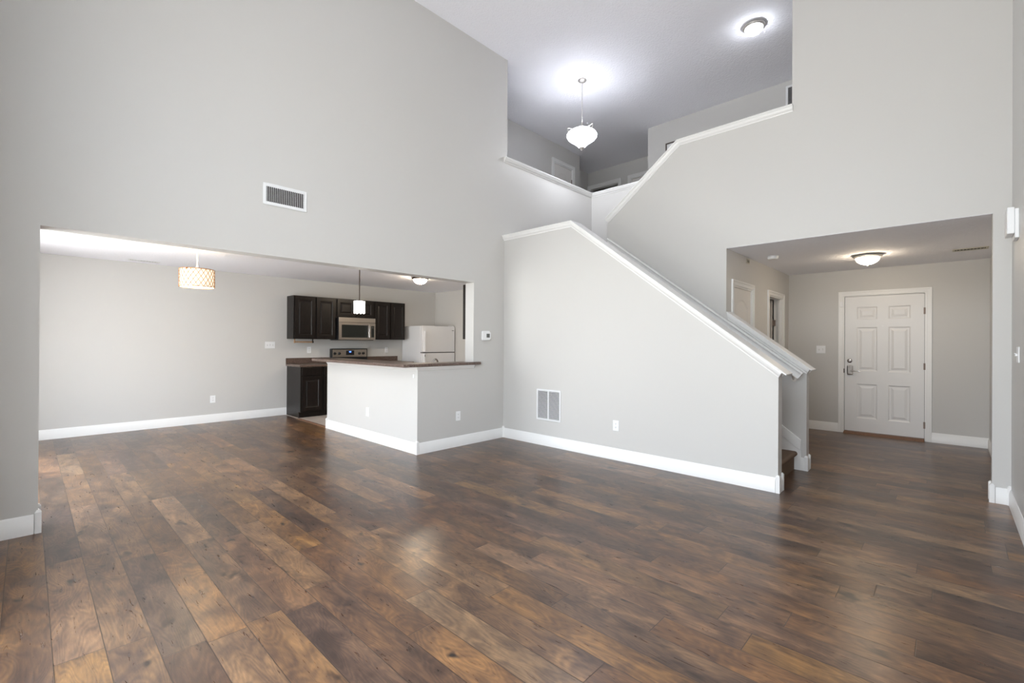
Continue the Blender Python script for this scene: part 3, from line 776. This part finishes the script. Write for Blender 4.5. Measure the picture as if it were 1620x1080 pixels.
# sink run behind the bar, with the faucet that just shows above the bar top
t = thing('sink_cabinet', 'kitchen sink cabinet hidden behind the bar half wall', 'cabinet', (4.44, YKB + .002, 0), PI)
obj('cabinet_body', boxes((-1.08, 1.08, -.60, 0, .10, .882), (-1.08, 1.08, -.53, 0, 0, .10)), ESP, t)
obj('counter_slab', boxes((-1.09, 1.09, -.63, -.4701, .8825, .92), (-1.09, .50, -.47, -.1301, .8825, .92), (1.05, 1.09, -.47, -.1301, .8825, .92), (-1.09, 1.09, -.13, 0, .8825, .92)), CTOP, t)
obj('sink_basin', boxes((.50, 1.05, -.47, -.13, .8825, .90)), STEEL, t)
t = thing('faucet', 'small curved metal faucet tip peeking over the bar before the refrigerator', 'faucet', (3.62, YKB + .135, .921), 0)
bm = bmesh.new(); lathe(bm, [(0, 0), (.028, 0), (.026, .012), (.014, .02), (.013, .08), (0, .08)], (0, 0, 0), 20); obj('faucet_base', bm, CHROME, t, smooth=True)
bm = bmesh.new(); tube(bm, [(0, 0, .07)] + [(.0 + .055 * (1 - math.cos(a)), .02 * (1 - math.cos(a)), .125 + .060 * math.sin(a)) for a in [PI * i / 10 for i in range(11)]] + [(.112, .042, .09)], .012, 12); obj('spout', bm, CHROME, t, smooth=True)

# paper towel holder under the left wall cabinet
t = thing('paper_towel_holder', 'oak rod towel holder under the left wall cabinet', 'towel holder', (3.47, YF - .20, 1.372), 0)
bm = bmesh.new(); tube(bm, [(-.158, 0, -.055), (.145, 0, -.055)], .013, 14); obj('rod', bm, OAK, t, smooth=True)
for x, m in ((-.168, OAK), (.155, BLACK)):
    bm = bmesh.new(); box(bm, x - .007, x + .007, -.010, .010, -.055, -.0005); lathe(bm, [(0, -.010), (.020, -.010), (.020, .010), (0, .010)], (x, 0, -.055), 18, 'x'); obj('end_bracket', bm, m, t, smooth=True, label='dark end bracket' if m is BLACK else None)

# ------------------------------------------------------------------ plates on the walls
def outlet(loc, rz, label, w=.074, hh=.118):
    t = thing('wall_outlet', label, 'outlet', loc, rz, 'white duplex outlets')
    obj('cover_plate', boxes((-w / 2, w / 2, -.006, 0, -hh / 2, hh / 2)), PLAST, t, bevel=.002)
    for s in (-1, 1):
        bm = bmesh.new(); zc = s * .020
        prism(bm, [(.016 * math.cos(a) * 1.05, zc + max(-.013, min(.013, .017 * math.sin(a)))) for a in [2 * PI * i / 20 for i in range(20)]], 'y', -.0085, -.0061)
        rc = obj('receptacle', bm, PLAST, t)
        obj('socket_slots', boxes((-.0075, -.0050, -.0092, -.0086, zc - .001, zc + .007), (.0050, .0075, -.0092, -.0086, zc - .001, zc + .007), (-.002, .002, -.0092, -.0086, zc - .009, zc - .005)), SLOT, rc)
    return t
def switch(loc, rz, label, gangs=1):
    t = thing('light_switch', label, 'light switch', loc, rz, 'white toggle switches')
    w = .035 + .046 * gangs
    obj('cover_plate', boxes((-w / 2 + .004, w / 2 - .004, -.007, 0, -.059, .059)), PLAST, t, bevel=.0025)
    for g in range(gangs):
        x = (g - (gangs - 1) / 2) * .046
        obj('toggle_surround', boxes((x - .006, x + .006, -.0085, -.0071, -.013, .013)), SCREWM, t)
        bm = bmesh.new(); up_ = 1 if g % 2 == 0 else -1
        prism(bm, [(-.0072, -.006), (-.0072, .006), (-.022, .004 + .008 * up_), (-.022, -.002 + .008 * up_)], 'x', x - .0045, x + .0045)
        obj('toggle', bm, PLAST, t)
    return t
E_ = .0005
outlet((2.089, YF - E_, .378), 0, 'white outlet low on the dining room wall')
outlet((3.642, YF - E_, 1.168), 0, 'white outlet above the counter left of the range')
outlet((5.281, YF - E_, 1.156), 0, 'white outlet above the counter between range and refrigerator')
outlet((XP - E_, 5.703, .381), RX, 'white outlet on the bright long side of the bar half wall')
outlet((3.796, YK - E_, .388), 0, 'white outlet on the short side of the bar half wall')
outlet((XS - E_, 2.751, .391), RX, 'white outlet low on the stair wall, right of the return grille')
switch((2.957, YF - E_, 1.26), 0, 'three-gang white switch plate left of the kitchen cabinets', 3)
switch((XD - E_, 1.453, 1.248), RX, 'two-gang white switch plate left of the front door', 2)
switch((5.08, YR + E_, 1.26), PI, 'white toggle switch on the right wall at the picture edge', 2)
t = thing('wall_hook', 'tiny white stick-on hook high on the bar half wall corner', 'hook', (XP - E_, 4.632, .92), RX)
bm = boxes((-.011, .011, -.004, 0, -.022, .022)); tube(bm, [(0, -.004, -.004), (0, -.012, -.014), (0, -.014, -.006)], .003, 8); obj('hook_plate', bm, PLAST, t, bevel=.001)

t = thing('thermostat', 'square white thermostat with grey screen right of the kitchen opening', 'thermostat', (4.268, YK - E_, 1.420), 0)
obj('back_plate', boxes((-.076, .076, -.006, 0, -.056, .056)), PLAST, t, bevel=.004)
hs = obj('housing', boxes((-.078, .062, -.030, -.0065, -.064, .064)), PLAST, t, bevel=.010)
obj('bezel', boxes((-.022, .070, -.0335, -.0305, -.042, .044)), PLAST, t, bevel=.002)
obj('screen', boxes((-.010, .048, -.0350, -.0337, -.026, .026)), LCD, t, label='small grey display')

# doorbell chime / alarm siren on the right wall
t = thing('door_chime', 'white box chime high on the right wall by the corner', 'door chime', (5.18, YR + E_, 2.27), PI)
obj('chime_back', boxes((-.10, .10, -.022, 0, -.135, .085)), PLAST, t, bevel=.003)
obj('chime_cover', boxes((-.12, .09, -.062, -.0225, -.10, .10)), PLAST, t, bevel=.006)

# ------------------------------------------------------------------ vents
def register(name, loc, rz, w, h, n, label, m=VENTW, vertical=True, border=.028, rx=0.0, angle=.6):
    """A grille: outer frame, dark cavity and thin blades; local x right, z up, wall at y = 0."""
    t = thing(name, label, 'air vent', loc, rz)
    t.rotation_euler = (rx, 0, rz)
    bm = bmesh.new(); a, c = w / 2, h / 2
    for q in ((-a, -a + border, -c, c), (a - border, a, -c, c), (-a + border, a - border, -c, -c + border), (-a + border, a - border, c - border, c)):
        box(bm, q[0], q[1], -.008, 0, q[2], q[3])
    obj('vent_frame', bm, m, t, bevel=.0025)
    obj('duct_cavity', boxes((-a + border, a - border, -.0012, -.0004, -c + border, c - border)), DUCT, t)
    bm = bmesh.new(); iw, ih = w - 2 * border, h - 2 * border
    for i in range(n):
        if vertical:
            x = -iw / 2 + (i + .5) * iw / n; s = .0016
            prism(bm, [(x - s - .002, -.0075), (x + s - .002, -.0075), (x + s + .002, -.0015), (x - s + .002, -.0015)], 'z', -ih / 2, ih / 2)
        else:
            z = -ih / 2 + (i + .5) * ih / n
            prism(bm, [(-.0075, z - .0030), (-.0075, z - .0018), (-.0015, z + .0030), (-.0015, z + .0018)], 'x', -iw / 2, iw / 2)
    obj('louvres', bm, m, t)
    return t
register('supply_vent', (1.672, YK - E_, 2.684), 0, .395, .195, 20, 'white rectangular vent high on the tall left wall')
t = register('return_vent', (XS - E_, 3.737, .526), RX, .395, .395, 24, 'white square return grille low on the stair wall', vertical=False, border=.020)
obj('centre_bar', boxes((-.009, .009, -.009, -.0011, -.18, .18)), VENTW, t)
register('ceiling_vent', (1.155, 8.42, ZD - E_), 0, .36, .11, 10, 'white ceiling vent near the dining room wall', rx=PI / 2, border=.02)
register('ceiling_vent', (7.53, -.17, ZE - E_), -PI / 2, .30, .15, 9, 'beige vent in the entry hall ceiling near the right corner', m=TANV, rx=PI / 2, border=.022)
register('return_vent', (XU - E_, 1.62, 5.05), RX, .40, .40, 20, 'white grille at the top of the slanting cap, half hidden upstairs', vertical=False, border=.030)
t = register('wall_vent', (6.42, YH - E_, ZE - .05), 0, .12, .06, 5, 'tiny beige vent at the top of the hall left wall', m=TANV, border=.012)
t = thing('wall_frame', 'small dark-framed plate upstairs peeking over the slanting cap', 'wall plate', (XU - E_, 3.58, 4.80), RX)
obj('frame_border', boxes((-.15, -.13, -.02, 0, -.135, .135), (.13, .15, -.02, 0, -.135, .135), (-.13, .13, -.02, 0, -.135, -.115), (-.13, .13, -.02, 0, .115, .135)), FRAMEB, t)
obj('frame_panel', boxes((-.13, .13, -.008, 0, -.115, .115)), PLAST, t)

t = thing('smoke_detector', 'round white smoke detector on the entry hall ceiling', 'smoke detector', (6.54, 1.635, ZE - .0005), 0)
bm = bmesh.new(); lathe(bm, [(0, 0), (.062, 0), (.062, -.022), (.054, -.040), (0, -.042)], (0, 0, 0), 28); obj('detector_cover', bm, PLAST, t, smooth=True)
bm = bmesh.new(); lathe(bm, [(.0632, -.004), (.0632, -.010), (.060, -.010), (.060, -.004), (.0632, -.004)], (0, 0, 0), 28); obj('detector_seam', bm, SCREWM, t)

# ------------------------------------------------------------------ lights
def dome(name, loc, label, rad, glow, rim_m=NICK, finial=True, depth=.085):
    t = thing(name, label, 'ceiling light', loc, 0, 'flush dome ceiling lights')
    bm = bmesh.new(); R = rad
    lathe(bm, [(0, 0), (R * .78, 0), (R * .95, -.006), (R, -.018), (R * .985, -.026), (R * .90, -.034), (R * .84, -.040), (R * .80, -.040), (R * .80, -.02), (0, -.02)], (0, 0, 0), 48)
    obj('metal_rim', bm, rim_m, t, smooth=True)
    bm = bmesh.new(); N = 12
    lathe(bm, [(R * .80 * math.cos(PI / 2 * i / N), -.036 - depth * math.sin(PI / 2 * i / N)) for i in range(N)] + [(0, -.036 - depth)], (0, 0, 0), 40)
    obj('glass_dome', bm, glow, t, smooth=True, label='lit frosted glass bowl')
    if finial:
        bm = bmesh.new(); z = -.036 - depth
        lathe(bm, [(0, .004), (.012, .002), (.013, -.004), (.006, -.008), (.007, -.014), (0, -.020)], (0, 0, z), 16); obj('finial', bm, rim_m, t, smooth=True)
    return t
dome('ceiling_light', (7.215, .745, ZE - .0005), 'lit dome light on the entry hall ceiling', .152, GLOWW)
dome('ceiling_light', (6.262, 1.792, ZC - .0005), 'lit dome light on the high ceiling above the upstairs hall', .127, GLOWC, depth=.075)
dome('ceiling_light', (4.80, 6.82, ZD - .0005), 'lit dome light on the kitchen ceiling', .148, GLOWK, BRONZE)

# foyer pendant over the stairs
t = thing('bowl_pendant', 'lit white glass bowl pendant hanging over the stair landing', 'pendant light', (5.796, 4.066, ZC - .0005), 0)
bm = bmesh.new(); lathe(bm, [(0, 0), (.062, 0), (.065, -.006), (.055, -.018), (.030, -.030), (.012, -.034), (0, -.034)], (0, 0, 0), 32); obj('ceiling_canopy', bm, NICK, t, smooth=True)
ZB = -.815                                          # top of the glass body
bm = bmesh.new(); z = -.034; i = 0
while z > -.655:
    pts = []
    for q in range(13):
        a = 2 * PI * q / 12
        dx, dz = .0075 * math.cos(a), .019 * math.sin(a)
        pts.append((dx if i % 2 else 0, 0 if i % 2 else dx, z - .019 + dz))
    tube(bm, pts, .0022, 6, cap=False); z -= .031; i += 1
obj('chain', bm, NICK, t, smooth=True)
bm = bmesh.new(); pts = [(.020 * math.cos(a), 0, -.675 + .022 * math.sin(a)) for a in [2 * PI * q / 16 for q in range(17)]]; tube(bm, pts, .003, 8, cap=False)
obj('top_ring', bm, NICK, t, smooth=True)
bm = bmesh.new(); lathe(bm, [(0, 0), (.02, -.002), (.055, -.016), (.066, -.032), (.060, -.044), (.030, -.052), (.028, -.080), (0, -.080)], (0, 0, -.695), 32); obj('fitter_cap', bm, NICK, t, smooth=True)
bm = bmesh.new()
lathe(bm, [(.130, 0), (.175, -.014), (.212, -.040), (.228, -.072)], (0, 0, -.765), 48)
obj('glass_shoulder', bm, GLOWS, t, smooth=True)
bm = bmesh.new()
lathe(bm, [(.228, -.072), (.222, -.100), (.196, -.132), (.150, -.165), (.100, -.200), (.070, -.232), (.050, -.250), (0, -.252)], (0, 0, -.765), 48)
obj('glass_bowl', bm, GLOWU, t, smooth=True, label='lit alabaster glass bowl')
for kx in range(3):
    a = 2 * PI * kx / 3 + .35
    c_, s_ = math.cos(a), math.sin(a)
    bm = bmesh.new(); tube(bm, [(r * c_, r * s_, z) for r, z in ((.045, -.745), (.11, -.760), (.17, -.745), (.205, -.738), (.225, -.752), (.224, -.778), (.205, -.792))], .007, 10); obj('scroll_arm', bm, NICK, t, smooth=True)
bm = bmesh.new(); lathe(bm, [(0, .01), (.034, .008), (.038, -.004), (.028, -.022), (.012, -.034), (.010, -.046), (0, -.052)], (0, 0, -1.022), 24); obj('finial', bm, NICK, t, smooth=True)

# drum pendant over the dining area
t = thing('drum_pendant', 'lit drum pendant with copper lattice over the dining area', 'pendant light', (1.41, 6.60, ZD - .0005), 0)
bm = bmesh.new(); lathe(bm, [(0, 0), (.06, 0), (.058, -.012), (.02, -.022), (0, -.022)], (0, 0, 0), 28); obj('ceiling_canopy', bm, PLAST, t, smooth=True)
DT, DB, DR = -.290, -.500, .177
bm = bmesh.new(); tube(bm, [(0, 0, -.02), (0, 0, DT + .04)], .006, 10); lathe(bm, [(0, .0), (.010, .0), (.012, -.025), (.030, -.040), (.032, -.050), (0, -.052)], (0, 0, DT + .05), 20)
obj('stem', bm, PLAST, t, smooth=True)
bm = bmesh.new(); lathe(bm, [(DR, DT), (DR, DB), (DR - .004, DB), (DR - .004, DT), (DR, DT)], (0, 0, 0), 64); sd = obj('drum_shade', bm, GLOWD, t, smooth=True, label='glowing cream fabric drum')
bm = bmesh.new(); lathe(bm, [(DR - .005, DB + .006), (0, DB + .006), (0, DB + .010), (DR - .005, DB + .010)], (0, 0, 0), 48); obj('bottom_diffuser', bm, GLOWB, t)
bm = bmesh.new(); N = 22; rr = DR + .003
for s_ in (-1, 1):
    for i in range(N):
        a0 = 2 * PI * i / N; pts = []
        for q in range(9):
            f = q / 8; a = a0 + s_ * f * 2 * PI * 2.6 / N
            pts.append((rr * math.cos(a), rr * math.sin(a), DB + f * (DT - DB)))
        tube(bm, pts, .0026, 6)
obj('copper_lattice', bm, COPPER, sd, smooth=True)
for z in (DT, DB):
    bm = bmesh.new(); tube(bm, [(rr * math.cos(2 * PI * q / 64), rr * math.sin(2 * PI * q / 64), z) for q in range(65)], .0045, 8, cap=False); obj('copper_ring', bm, COPPER, sd, smooth=True)
bm = bmesh.new(); lathe(bm, [(0, 0), (.008, 0), (.010, .012), (0, .02)], (-DR * .72 - .005, -DR * .72, DT - .004), 12, 'y'); obj('screw_finial', bm, COPPER, sd, smooth=True)

# mini pendant over the bar
t = thing('mini_pendant', 'lit small crystal pendant on a dark rod above the bar', 'pendant light', (3.22, 6.03, ZD - .0005), 0)
bm = bmesh.new(); lathe(bm, [(0, 0), (.06, 0), (.058, -.014), (.012, -.022), (0, -.022)], (0, 0, 0), 28); obj('ceiling_canopy', bm, BRONZE, t, smooth=True)
PT, PB, PR = -.570, -.750, .066
bm = bmesh.new(); tube(bm, [(0, 0, -.02), (0, 0, PT - .02)], .0065, 10); obj('rod', bm, BRONZE, t, smooth=True)
bm = bmesh.new(); lathe(bm, [(PR, PT), (PR, PT - .008), (.014, PT - .012), (.014, PT - .05), (0, PT - .05), (0, PT), (PR, PT)], (0, 0, 0), 28); obj('shade_cap', bm, CHROME, t, smooth=True)
for i in range(16):
    a = 2 * PI * i / 16; c_, s_ = math.cos(a), math.sin(a)
    bm = bmesh.new(); tube(bm, [(PR * c_, PR * s_, PT - .010), (PR * c_, PR * s_, PB + .012 * (i % 2))], .0108, 8)
    rod = obj('crystal_rod', bm, GLOWM, t, smooth=True)
    bm = bmesh.new(); tube(bm, [((PR + .012) * c_, (PR + .012) * s_, PT - .002), ((PR + .012) * c_, (PR + .012) * s_, PT - .030 - .02 * (i % 3))], .0030, 6)
    obj('rod_clip', bm, CHROME, rod, smooth=True)
